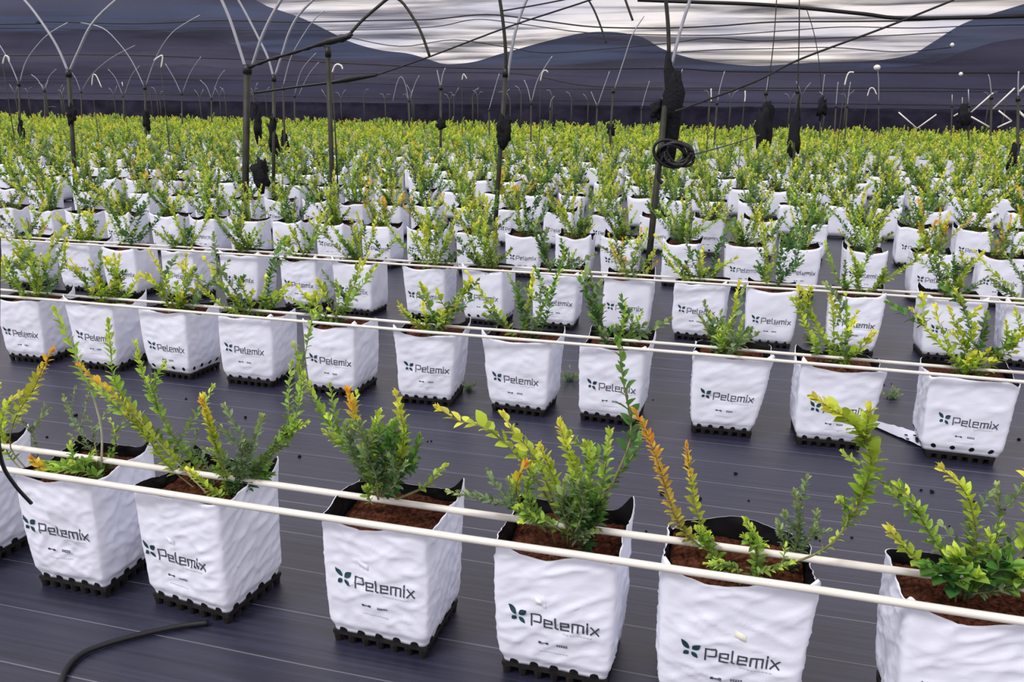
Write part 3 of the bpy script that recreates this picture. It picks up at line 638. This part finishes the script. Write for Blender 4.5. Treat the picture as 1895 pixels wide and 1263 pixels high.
for i, b_ in enumerate(row1):
    w = b_['w']; B = Bag(20+i, w=w, d=.30, h=.425, ears=b_['ears'], sag=b_.get('sag'), taper=.02)
    B.sx = [.38, .5, .5, .5]
    if b_.get('bk'): B.ears[2] = -.02; B.ears[3] = -.03; B.sag[2] = -.035
    root = ob('potted_blueberry_bush', None, loc=(b_['x']+w/2, ROW1+.155, 0), label=b_['label'], cat='potted bush')
    root.rotation_euler.z = math.radians(b_['rot'])
    bag = add_bag(root, B, 128, 52, zs=.385, prn=(b_['dz'], b_.get('dx', 0)), soil_n=60)
    if i in (2, 3, 4, 5):      # loose crumpled flap above the print
        mb = MB(); fx, fz = (-.05, .265+b_['dz']) if i != 5 else (.005, .262); vs = []
        for a in range(6):
            for c in range(5):
                x, z = fx+a*.006, fz+c*.005-a*.0022; vs.append(B.fmap(x, z, .0016+.006*math.sin(PI*a/5)*math.sin(PI*c/4)*(.6 if i != 5 else 1)))
        mb.add(vs, [(a*5+c, (a+1)*5+c, (a+1)*5+c+1, a*5+c+1) for a in range(5) for c in range(4)])
        ob('flap', mb.mesh('flap', 'cream' if i == 5 else 'bag'), bag, label='small crumpled flap above the print')
    inv = Matrix.Rotation(-root.rotation_euler.z, 4, 'Z') @ Matrix.Translation(-root.location)
    for s_ in b_['sh']:
        sch, px, Ln, dens, bare, stem, Y0, Y1 = s_[:8]; wid = s_[8] if len(s_) > 8 else .24
        n = len(px)-1; pts = [ony(x, y, Y0+(Y1-Y0)*k/n) for k, (x, y) in enumerate(px)]
        pts = [inv @ p for p in smooth_path(pts, 4)]
        if px[0][1] > 880 and abs(pts[0].z-.385) < .05: pts[0].z = min(pts[0].z, .375)
        add_shoot(root, pts, R, sch, Ln*1.0, dens*1.25, bare, wid*1.1, stem, r=.0042 if bare > .4 else .0028)
        if sch in 'bdg' and bare < .35 and len(px) > 2:
            for q_ in range(2):
                tl = sum((pts[a_+1]-pts[a_]).length for a_ in range(len(pts)-1))*R.uniform(.25, .45)
                add_shoot(root, twig(pts, R, tl), R, sch, Ln*.85, dens*.9, .05, wid*1.1, 'stem', r=.0018)
    if not b_['sh']:
        for pts in bush_paths(R, .8): add_shoot(root, pts, R, 'g', .03, 1.2, .1)
    mb = tray_mesh(w*.90, .268)
    tr_ = ob('drainage_tray', mb, loc=(b_['x']+w/2, ROW1+.155, 0), cat='tray', label='black studded tray under the '+['bag cut off at the left edge', 'leftmost whole bag of the nearest row', 'second whole bag of the nearest row', 'third whole bag of the nearest row', 'fourth whole bag of the nearest row', 'fifth whole bag of the nearest row', 'bag cut off at the right edge of the nearest row'][i])
    tr_.rotation_euler.z = math.radians(b_['rot'])

# prototype bushes for the other rows: parts kept in lists, then copied one by one
def make_proto(seed, detail, taper=None, shear=None, w=None, ears=None):
    R = random.Random(seed*7+1)
    w = w or R.uniform(.32, .36)
    B = Bag(100+seed, w=w, d=R.uniform(.28, .31), h=R.uniform(.41, .43), taper=R.uniform(-.01, .12) if taper is None else taper, ears=ears)
    if shear is not None: B.shear = shear
    P = {'parts': [], 'w': w}
    na, nz_ = (84, 30) if detail == 2 else (56, 16) if detail == 1 else (28, 7)
    sub = [('lining', B.lining(na), 'black inner lining')]
    if detail >= 1:
        sub += [(n_, me, None) for n_, me in B.prints(R.uniform(-.02, .01), R.uniform(-.01, .01))]
        sub += [('drainage_holes', B.holes(1 if seed % 5 == 4 else 0), 'black round drainage holes along the lower edge')]
    P['parts'].append(('grow_bag', B.shell(na, nz_), None, sub))
    P['parts'].append(('growing_medium', B.soil(20 if detail else 6, .385), None, []))
    sz = (1.15 if detail == 2 else 1.3)*R.uniform(.85, 1.15)
    main = R.choice('gdyyybgyog'); paths = bush_paths(R, sz, n=(R.randint(7, 10) if detail == 2 else R.randint(10, 13)) if detail else R.randint(10, 13), twigs=2 if detail else 1)
    if detail:
        for pts in paths:
            pts = smooth_path(pts, 2); mb = MB(); n = len(pts); mb.tube(pts, [.0022*(1-.6*i/n) for i in range(n)], 4); sm = mb.mesh('stem', 'stem')
            mb = MB(); foliage(mb, pts, R, R.choice([main, main, main, 'g', 'y', 'b', 'd']), R.uniform(.032, .047), R.uniform(.9, 1.35), R.uniform(.0, .2), detail == 2, wid=R.uniform(.28, .36))
            P['parts'].append(('stem', sm, None, [('foliage', mb.mesh('foliage', 'leaf'), None)]))
    else:
        mb = MB(); ms = MB()
        for pts in paths:
            foliage(mb, pts, R, R.choice([main, 'y', 'y', 'g', 'b', 'd']), R.uniform(.052, .066), 1.0, .0, False, wid=.34); ms.tube(pts, .003, 3)
        P['parts'].append(('stem', ms.mesh('stem', 'stem'), None, [('foliage', mb.mesh('foliage', 'leaf'), None)]))
    return P
def place(P, loc, rz, label, group):
    root = ob('potted_blueberry_bush', None, loc=loc, label=label, cat='potted bush', group=group); root.rotation_euler.z = rz
    for nme, me, lab, sub in P['parts']:
        o = ob(nme, me, root, label=lab)
        for n2_, me2, l2 in sub: ob(n2_, me2, o, label=l2)
    return root
HI = [make_proto(i, 2) for i in range(11)]
HR = {8: make_proto(60, 2, .16, .026, .345, [.02, .03, .0, -.01]), 9: make_proto(61, 2, .15, .026, .355, [.05, .02, -.02, .03]), 10: make_proto(64, 2, .05, .004, .37, [-.01, -.02, .02, .01])}
MI = [make_proto(20+i, 1) for i in range(10)]
LO = [make_proto(40+i, 0) for i in range(12)]
tr_mid = tray_mesh(.295, .262); tr_lo = tray_mesh(.295, .262, True)
ORD = ['first', 'second', 'third', 'fourth', 'fifth', 'sixth', 'seventh', 'eighth', 'ninth', 'tenth', 'eleventh', 'twelfth', 'thirteenth', 'fourteenth', 'fifteenth', 'sixteenth', 'seventeenth', 'eighteenth', 'nineteenth', 'twentieth', 'twenty-first', 'twenty-second', 'twenty-third', 'twenty-fourth']
rowY = {2: 3.93, 3: 5.66, 4: 7.45, 5: 9.2, 6: 11.0, 7: 12.8, 8: 14.6, 9: 16.4, 10: 18.2}
xs2 = [-4.37, -3.834, -3.318, -2.809, -2.243, -1.701, -1.176, -.679, -.114, .389, .98]
xs3 = [-6.181, -5.563, -5.062, -4.527, -3.961, -3.403, -2.929, -2.341, -1.87, -1.353, -.823, -.315, .186, .725, 1.304, 1.801]
xs4 = [-2.525, -2.031, -1.552, -1.072, -.538, .015, .48, 1.028, 1.581, 2.101]
while xs4[0] > ony(0, 430, 7.45).x-.1: xs4.insert(0, xs4[0]-R.uniform(.47, .56))
allx = {2: xs2, 3: xs3, 4: xs4}
def xlim(Y, m=.05):
    # half-width of what the camera sees at depth Y
    return ony(-10, 300, Y).x-m, ony(1905, 300, Y).x+m
for r in range(5, 11):
    a, b2 = xlim(rowY[r]); x = a-R.uniform(0, .3); l = []
    while x < b2: l.append(x); x += R.uniform(.46, .58)
    allx[r] = l
cnt = 7; last = {}
for r in range(2, 11):
    n = len(allx[r])
    for k, x in enumerate(allx[r]):
        if r == 2: P = HR[k] if k in HR else HI[(k*4+1) % 11]
        elif r == 3: P = HI[(k*3+2) % 11] if k % 2 else MI[(k*3) % 10]
        elif r <= 5: P = MI[(k*3+r*5) % 10]
        else: P = LO[(k*5+r*7+k*k) % 12]
        cnt += 1
        if cnt > 300: break
        jy = R.uniform(-.03, .03) if r > 2 else R.uniform(-.01, .01)
        rz = math.radians(R.uniform(-6, 4))
        xc = x+P['w']/2; hit = clear(xc, rowY[r]+.155)
        if hit: xc = hit.x+(.24 if xc > hit.x else -.24)
        if r > 4 and xc-last.get(r, -99) < .37: continue
        last[r] = xc
        loc = (xc, rowY[r]+.155+jy, 0)
        if r <= 4:
            lab = 'white bagged bush, %s from the left in the %s row from the front' % (ORD[k] if k < len(ORD) else 'last', ORD[r-1])
            grp = 'bagged bushes in the %s row' % ORD[r-1]
        else:
            lab = 'small distant white bag with a leafy green bush in the %s row from the front' % ORD[r-1]
            grp = 'bagged bushes in the %s row' % ORD[r-1]
        place(P, loc, rz, lab, grp)
        if r <= 10:
            if r <= 3: tl = 'black drainage tray under the %s bag from the left, %s row from the front' % (ORD[k] if k < len(ORD) else 'last', ORD[r-1])
            else: tl = 'thin black drainage tray under a white bag in the %s row from the front' % ORD[r-1]
            t_ = ob('drainage_tray', tr_mid if r <= 4 else tr_lo, loc=loc, label=tl, cat='tray', group='drainage trays in the %s row' % ORD[r-1]); t_.rotation_euler.z = rz

# the many bushes beyond, one object
R = random.Random(77); mb = MB(); y = 18.2+1.8; far = 0
cache = [bush_paths(random.Random(500+k), 1.2, n=9) for k in range(20)]
cf = []
for k, ps in enumerate(cache):
    q = MB(); Rk = random.Random(k)
    for p in ps: foliage(q, p, Rk, Rk.choice('yyggyo' if k % 7 == 0 else 'yyyggb'), .070, 1.0, .0, False, wid=.36)
    cf.append(q)
while y < 39.6:
    a, b2 = xlim(y, .1); x = a-R.uniform(0, .3)
    while x < b2:
        ox_, oy_ = x+.17, y+R.uniform(-.05, .05); w_ = .16*R.uniform(.92, 1.05); t_ = w_*R.uniform(1, 1.12)
        if clear(ox_, oy_, .24): x += .2; continue
        e = [R.uniform(0, .05) for _ in range(4)]
        mb.add([(ox_-w_, oy_-.14, .05), (ox_+w_, oy_-.14, .05), (ox_+w_, oy_+.14, .05), (ox_-w_, oy_+.14, .05), (ox_-t_, oy_-.15, .42+e[0]), (ox_+t_, oy_-.15, .42+e[1]), (ox_+t_, oy_+.15, .42+e[2]), (ox_-t_, oy_+.15, .42+e[3])],
               [(0, 1, 5, 4), (1, 2, 6, 5), (2, 3, 7, 6), (3, 0, 4, 7)], 1)
        mb.box((ox_-.15, oy_-.13, 0), (ox_+.15, oy_+.13, .05), 3)
        mb.add([(ox_-.15, oy_-.14, .385), (ox_+.15, oy_-.14, .385), (ox_+.15, oy_+.14, .385), (ox_-.15, oy_+.14, .385)], [(0, 1, 2, 3)], 2)
        q = R.choice(cf); s_ = R.uniform(.85, 1.25); cth, sth = math.cos(R.uniform(0, 6.28)), math.sin(R.uniform(0, 6.28)); hyp = math.hypot(cth, sth) or 1; cth /= hyp; sth /= hyp
        n0 = len(mb.v); mb.v.extend([Vector((ox_+(v.x*cth-v.y*sth)*s_*1.1, oy_+(v.x*sth+v.y*cth)*s_, .385+(v.z-.385)*s_*1.05)) for v in q.v])
        mb.f.extend([tuple(i_+n0 for i_ in f_) for f_ in q.f]); mb.m.extend(q.m); mb.c.extend(q.c)
        far += 1; x += R.uniform(.46, .58)
    y += 1.8
ob('distant_potted_bushes', mb.mesh('distant_potted_bushes', ['leaf', 'bag', 'soil', 'tray'], False), kind='stuff', cat='potted bushes',
   label='mass of tiny white bags with yellow-green bushes filling the field up to the netting')
print('far', far, len(mb.f))

# ------------------------------------------------------------------ pipes along the rows
R = random.Random(3)
for r in range(1, 4):
    Y = ROW1 if r == 1 else rowY[r]
    a, b2 = xlim(Y, .6)
    for k, (dy, z) in enumerate(((-.005, .442), (.142, .442))):
        if r == 1: a, b2 = -3.2, 1.6
        pts = []; n = int((b2-a)/.35)+2; sd = R.uniform(0, 99)
        for i in range(n+1):
            x = a+(b2-a)*i/n; pts.append((x, Y+dy+.010*noise.noise(Vector((x*.9, sd, 0))), z+.004*noise.noise(Vector((x*1.7, sd, 4)))))
        mb = MB(); mb.tube([(p[0], p[1], p[2]-(.012 if r > 1 else 0)) for p in pts], .0105 if r == 1 else .0085, 10 if r < 4 else 6)
        ob('irrigation_pipe', mb.mesh('irrigation_pipe', 'pipe'), cat='pipe', group='white pipes along the bag rows' if r > 1 else None,
           label='%s white pipe running along the bag tops of the %s row from the front' % (['nearer', 'farther'][k], ORD[r-1]))

# ------------------------------------------------------------------ posts with hoop arms
for (tx, ty, bx, by, rad, arms, lab, Yo) in posts:
    top, base, Yt = POSTY[(tx, ty)]
    nearp = Yt < 13
    root = ob('tunnel_post', None, loc=base, label=lab, cat='post', group='tunnel posts')
    mb = MB(); mb.tube([(0, 0, 0), (top-base)*.5, top-base], rad if nearp else rad*.85, 10 if nearp else 6); ob('shaft', mb.mesh('shaft', 'post'), root)
    for mt, px in arms:
        pts = [ony(x, y, Yt)-base for x, y in px]
        mb = MB(); mb.tube(smooth_path(pts, 4) if len(pts) > 2 else pts, (.017 if mt == 'steel' else .020) if nearp else .013, 8 if nearp else 5)
        ob('hoop_arm', mb.mesh('hoop_arm', mt), root)
    mb = MB(); mb.tube([(top-base)*.965, (top-base)*1.012], rad*1.35, 8); ob('clamp', mb.mesh('clamp', 'black'), root)
    if tx == 1626:
        mb = MB(); c = ony(1623, 125, Yt)-base; vs = []
        for i in range(7):
            for k in range(10):
                th = PI*i/6; vs.append(c+Vector((math.sin(th)*math.cos(2*PI*k/10), math.sin(th)*math.sin(2*PI*k/10), math.cos(th)*.8))*.11)
        mb.add(vs, [(i*10+k, i*10+(k+1) % 10, (i+1)*10+(k+1) % 10, (i+1)*10+k) for i in range(6) for k in range(10)]); ob('cap', mb.mesh('cap', 'pipe'), root)
    if tx in (1762, 1793, 1835, 1884):
        sets = {1762: [((1663, 208), (1697, 238)), ((1697, 238), (1733, 212))], 1793: [((1795, 210), (1838, 172)), ((1797, 216), (1832, 236)), ((1765, 215), (1792, 200))],
                1835: [((1837, 202), (1878, 163)), ((1848, 205), (1872, 224)), ((1846, 236), (1872, 224))], 1884: [((1884, 205), (1905, 225)), ((1886, 170), (1905, 150))]}[tx]
        for p, q in sets:
            mb = MB(); mb.tube([ony(*p, Yt)-base, ony(*q, Yt)-base], .022, 5); ob('brace', mb.mesh('brace', 'pipe'), root, label='white diagonal brace')
# rows of tiny posts and hoops in front of the netting
R = random.Random(9)
for k in range(46):
    x = R.uniform(-38, 13.5); Yk = R.uniform(33, 39); h = R.uniform(1.75, 2.1)
    root = ob('tunnel_post', None, loc=(x, Yk, 0), label='tiny far post with short pale arms standing before the netting', cat='post', group='tiny far posts before the netting')
    mb = MB(); mb.tube([(0, 0, 0), (0, 0, h)], .028, 5); ob('shaft', mb.mesh('shaft', 'post'), root)
    for sg in (-1, 1):
        if R.random() < .25: continue
        mb = MB(); mb.tube([(0, 0, h), (sg*.12, 0, h+.25), (sg*.26, 0, h+.5*R.uniform(.4, 1))], .009, 4); ob('hoop_arm', mb.mesh('hoop_arm', 'steel'), root)
# dark free-standing hoops seen against the sky
for px, Y, lab in (([(640, 72), (668, 40), (700, 12), (722, -4), (742, 2), (764, 32), (780, 62), (795, 104)], 8.4, 'dark hoop arching against the bright netting left of centre'),
                   ([(1088, -2), (1100, 20), (1112, 50), (1122, 80)], 14, 'short dark hoop end left of the brown post'),
                   ([(1156, -4), (1163, 16), (1171, 38)], 12, 'shortest dark hoop end near the top, left of the brown post')):
    mb = MB(); mb.tube(smooth_path([ony(x, y, Y) for x, y in px], 4), .016, 6)
    ob('hoop', mb.mesh('hoop', 'post'), label=lab, cat='hoop')

# ------------------------------------------------------------------ cables, netting rolls, bundles
def cable(px, Y0, Y1, r, lab, name='cable', m_='black'):
    n = len(px)-1; mb = MB(); P_ = smooth_path([ony(x, y, Y0+(Y1-Y0)*k/n) for k, (x, y) in enumerate(px)], 5)
    mb.tube(P_, r if not callable(r) else [r(i/(len(P_)-1)) for i in range(len(P_))], 7); return ob(name, mb.mesh(name, m_), label=lab, cat='netting roll' if name == 'netting_roll' else 'cable')
cable([(462, 124), (500, 110), (560, 92), (600, 79), (640, 69), (652, 62)], 8.35, 8.4, lambda t: .018+.022*math.exp(-((t-.72)/.16)**2)+.006*math.sin(t*60), 'thick rolled black netting running up right from the thick left post', 'netting_roll')
cable([(470, 172), (540, 162), (610, 153), (650, 146), (697, 139)], 9.0, 9.4, lambda t: .014+.020*math.exp(-((t-.72)/.2)**2), 'lower thinner roll of black netting behind the slim bent post', 'netting_roll')
cable([(697, 139), (795, 105), (940, 50), (1092, 0), (1200, -40)], 9.4, 8.6, .009, 'thin black cable rising right across the centre')
cable([(1765, 0), (1640, 50), (1480, 110), (1400, 150), (1300, 188), (1250, 206)], 9.5, 8.4, .011, 'black guy cable slanting down left to the brown post')
cable([(1405, 250), (1350, 268), (1275, 288)], 13, 7.9, .008, 'thin cord sagging from the coil to the leaning post')
cable([(930, 20), (1000, 8), (1070, -6)], 9.0, 9.0, .008, 'short thin cable leaving the top of the centre post')
cable([(508, 300), (540, 316), (575, 338), (592, 352)], 11, 9, .007, 'thin loose cord beside the post behind the thick left one')
def bundle(cx, cy, wpx, hpx, Y, lab, seed):
    c = ony(cx, cy, Y); k = Y/F*1.03; a, h = wpx*k*.5, hpx*k*.5; mb = MB(); vs = []; n, m_ = 14, 12
    for i in range(m_+1):
        for j in range(n):
            th = PI*i/m_; ph = 2*PI*j/n; d = Vector((math.sin(th)*math.cos(ph), math.sin(th)*math.sin(ph), math.cos(th)))
            q = .92+.85*noise.noise(d*1.7+Vector((seed*3, 0, 0)))+.35*noise.noise(d*5+Vector((seed, 2, 0)))
            vs.append(Vector((d.x*a, d.y*a*.8, d.z*h))*q)
    mb.add(vs, [(i*n+j, i*n+(j+1) % n, (i+1)*n+(j+1) % n, (i+1)*n+j) for i in range(m_) for j in range(n)])
    ob('net_bundle', mb.mesh('net_bundle', 'net'), loc=c, label=lab, cat='net bundle')
for i, (cx, cy, w_, h_, key, lab) in enumerate([
 (484, 322, 34, 56, (458, 125), 'black bundle of netting hanging low right of the thick left post'),
 (476, 225, 20, 62, (458, 125), 'long black wad of netting against the upper right of the thick left post'),
 (505, 250, 20, 68, (507, 142), 'long black wad tied on the post behind the thick left post'),
 (527, 262, 14, 44, (524, 161), 'small black wad on the distant post right of the thick left post'),
 (40, 243, 13, 46, (35, 154), 'small black bundle on the post nearest the left edge'),
 (131, 212, 20, 40, (127, 133), 'black bundle on the wide V post on the left'),
 (271, 222, 15, 40, (268, 161), 'brownish black bundle on the distant post between the big left posts'),
 (931, 240, 28, 46, (936, 131), 'black lump of netting tied around the centre post'),
 (817, 230, 16, 22, (816, 161), 'small black knot on the post left of the centre post'),
 (1131, 240, 15, 22, (1135, 167), 'small black knot on the post with the long slanting pale arm'),
 (1240, 200, 34, 130, (1238, 128), 'long dark wad of netting wrapped round the brown post'),
 (1216, 205, 20, 30, (1238, 128), 'small black lump on the left of the brown post'),
 (1413, 235, 26, 76, (1418, 171), 'black bundle hanging on the leaning post'),
 (1471, 248, 18, 86, (1476, 167), 'long black bundle on the straight tall post on the right'),
 (1521, 200, 15, 34, (1521, 179), 'small black bundle on the post with the arm bending left'),
 (1876, 292, 14, 50, (1884, 181), 'black bundle hanging by the post at the right edge'),
 (1785, 217, 20, 30, (1793, 195), 'dark lump among the white braces')]):
    bundle(cx, cy, w_, h_, POSTY[key][2]*.985, lab, i)
# coil of hose on the brown post
mb = MB(); c = ony(1252, 285, 7.75); R = random.Random(2)
for k in range(7):
    pts = []; ra, rb = .12+R.uniform(-.02, .03), .10+R.uniform(-.02, .02); tl = R.uniform(-.5, .5)
    for i in range(25):
        th = 2*PI*i/24; pts.append((ra*math.cos(th)+.016*k-.06, R.uniform(-.004, .004)+.05*math.cos(th+k)*.6, rb*math.sin(th)+tl*.08*math.cos(th)))
    mb.tube(pts, .015, 6)
mb.tube(smooth_path([(-.10, 0, .02), (-.14, 0, -.08), (-.15, 0, -.22), (-.11, 0, -.27)], 4), .02, 6)
ob('hose_coil', mb.mesh('hose_coil', 'black'), loc=c, label='coil of black hose hanging on the brown post', cat='hose')
# white bent hooks
for k, (px, Y, lab) in enumerate([([(5, 118), (9, 104), (16, 106), (17, 116)], 14, 'white bent hook at the upper left edge'),
  ([(298, 125), (301, 104), (294, 105), (285, 112)], 15, 'white bent hook above the distant post between the big left posts'),
  ([(615, 134), (619, 123), (625, 119), (632, 122), (634, 128)], 9.5, 'white arched hook just right of the slim bent post'),
  ([(1000, 150), (1004, 134), (1010, 130), (1014, 134)], 20, 'white bent hook right of the centre post'),
  ([(1563, 158), (1567, 142), (1572, 134), (1580, 134)], 18, 'white bent hook in the right half'),
  ([(170, 158), (172, 140), (178, 140), (188, 162)], 18, 'white hooked arch right of the wide V post on the left'),
  ([(1316, 164), (1316, 176), (1316, 188)], 18, 'short white upright rod right of the brown post'),
  ([(1379, 168), (1379, 180), (1378, 188)], 18, 'short white rod left of the leaning post'),
  ([(1605, 178), (1610, 164), (1617, 164), (1622, 175)], 24, 'small white hook near the capped thin post'),
  ([(226, 112 + 40), (227, 160)], 22, 'tiny white rod among the left V posts'),
  ([(855, 148), (858, 137), (864, 146)], 22, 'small white hook left of the centre post')]):
    P_ = [ony(x, y, Y) for x, y in px]; b_ = Vector((P_[0].x, Y, 0)); root = ob('hooked_stake', None, loc=b_, label=lab, cat='stake')
    if P_[0].z > P_[-1].z and len(px) > 3 and False: pass
    mb = MB(); mb.tube(smooth_path([p-b_ for p in P_], 4) if len(px) > 2 else [p-b_ for p in P_], .014 if Y > 12 else .011, 6); ob('hook', mb.mesh('hook', 'pipe'), root)
    mb = MB(); mb.tube([(0, 0, 0), P_[0]-b_], .009, 5); ob('stake', mb.mesh('stake', 'post'), root)
for (x, y, lab) in ((1762, 83, 'small white knot high on the netting at the right'), (1778, 137, 'small white knot lower on the netting at the right')):
    mb = MB(); c = ony(x, y, NY-.8); mb.tube([c+Vector((0, 0, -.08)), c, c+Vector((0, 0, .08))], [.05, .10, .04], 8); ob('knot', mb.mesh('knot', 'pipe'), net, label=lab)

# ------------------------------------------------------------------ things on the ground
mb = MB(); mb.tube(smooth_path([onz(x, y, .011) for x, y in ((105, 1300), (120, 1245), (150, 1212), (195, 1193), (260, 1175), (330, 1160), (385, 1153))], 6), .009, 8)
ob('drip_hose', mb.mesh('drip_hose', 'black'), label='black hose curving over the ground to the second whole bag', cat='hose')
mb = MB(); mb.tube(smooth_path([ony(-3, 440, 1.72), ony(-4, 600, 1.72), ony(-5, 760, 1.74), ony(2, 850, 1.78), ony(25, 895, 1.83), ony(58, 932, 1.885)], 6), .006, 8)
ob('drip_tube', mb.mesh('drip_tube', 'black'), label='black drip tube dropping along the left edge to the leftmost whole bag', cat='hose')
R = random.Random(31)
for k in range(70):
    while True:
        if k < 50: x, y = R.uniform(0, 1895), R.uniform(730, 1010)
        else: x, y = R.uniform(200, 1895), R.uniform(560, 760)
        p = onz(x, y, 0)
        if any(abs(p.y-Y-.15) < .24 for Y in (1.92, 3.93, 5.66, 7.45)): continue
        break
    r = R.uniform(.004, .011); mb = MB(); vs = []
    for i in range(5):
        for j in range(6):
            th = PI*i/4; d = Vector((math.sin(th)*math.cos(j*PI/3), math.sin(th)*math.sin(j*PI/3), math.cos(th)*.55)); vs.append(d*r*R.uniform(.7, 1.3))
    mb.add(vs, [(i*6+j, i*6+(j+1) % 6, (i+1)*6+(j+1) % 6, (i+1)*6+j) for i in range(4) for j in range(6)])
    ob('soil_clump', mb.mesh('soil_clump', 'clump'), loc=(p.x, p.y, r*.45), label='small dark clump of soil on the ground cover', cat='soil clump', group='soil clumps on the ground cover')
# scrap of perforated white film between two bags of the second row
mb = MB(); a0 = onz(1608, 795, 0); vs = []; n = 14
for i in range(n+1):
    for j in range(7):
        u, v = i/n, j/6; q = onz(1612+u*100, 778+u*28+v*(10+16*u), .006); vs.append((q.x, q.y, .006+.012*abs(noise.noise(Vector((u*6, v*4, 2))))+.004))
mb.add(vs, [(i*7+j, (i+1)*7+j, (i+1)*7+j+1, i*7+j+1) for i in range(n) for j in range(6)])
sc_ = ob('film_scrap', mb.mesh('film_scrap', 'bag'), label='scrap of white film lying between the last two bags of the second row', cat='film scrap')
mb = MB()
for i in range(9):
    q = onz(R.uniform(1670, 1702), R.uniform(797, 822), .024); mb.cyl(q.x, q.y, .021, .0235, .008, .008, 10)
ob('punched_holes', mb.mesh('punched_holes', 'hole'), sc_)
for (x, y, s_, sch, lab) in ((1052, 705, .06, 'b', 'dry weed tuft between the sixth and seventh bags of the second row'), (1650, 738, .05, 'b', 'grey weed tuft beside the second row, right part'), (868, 722, .035, 'b', 'pale fluffy weed tuft right of a second row bag'), (1500, 635, .05, 'b', 'low weed tuft behind the second row, right part'), (1330, 690, .03, 'b', 'tiny weed tuft in the second row gap')):
    p = onz(x, y, 0); mb = MB()
    for k in range(14):
        th = R.uniform(0, 6.28); e = Vector((math.cos(th), math.sin(th), R.uniform(.3, 1.2)))*s_
        foliage(mb, [Vector((0, 0, .0)), e*.5, e], R, sch, .018, 1.2, .1, False)
    ob('weed', mb.mesh('weed', 'leaf'), loc=(p.x, p.y, 0), label=lab, cat='weed')
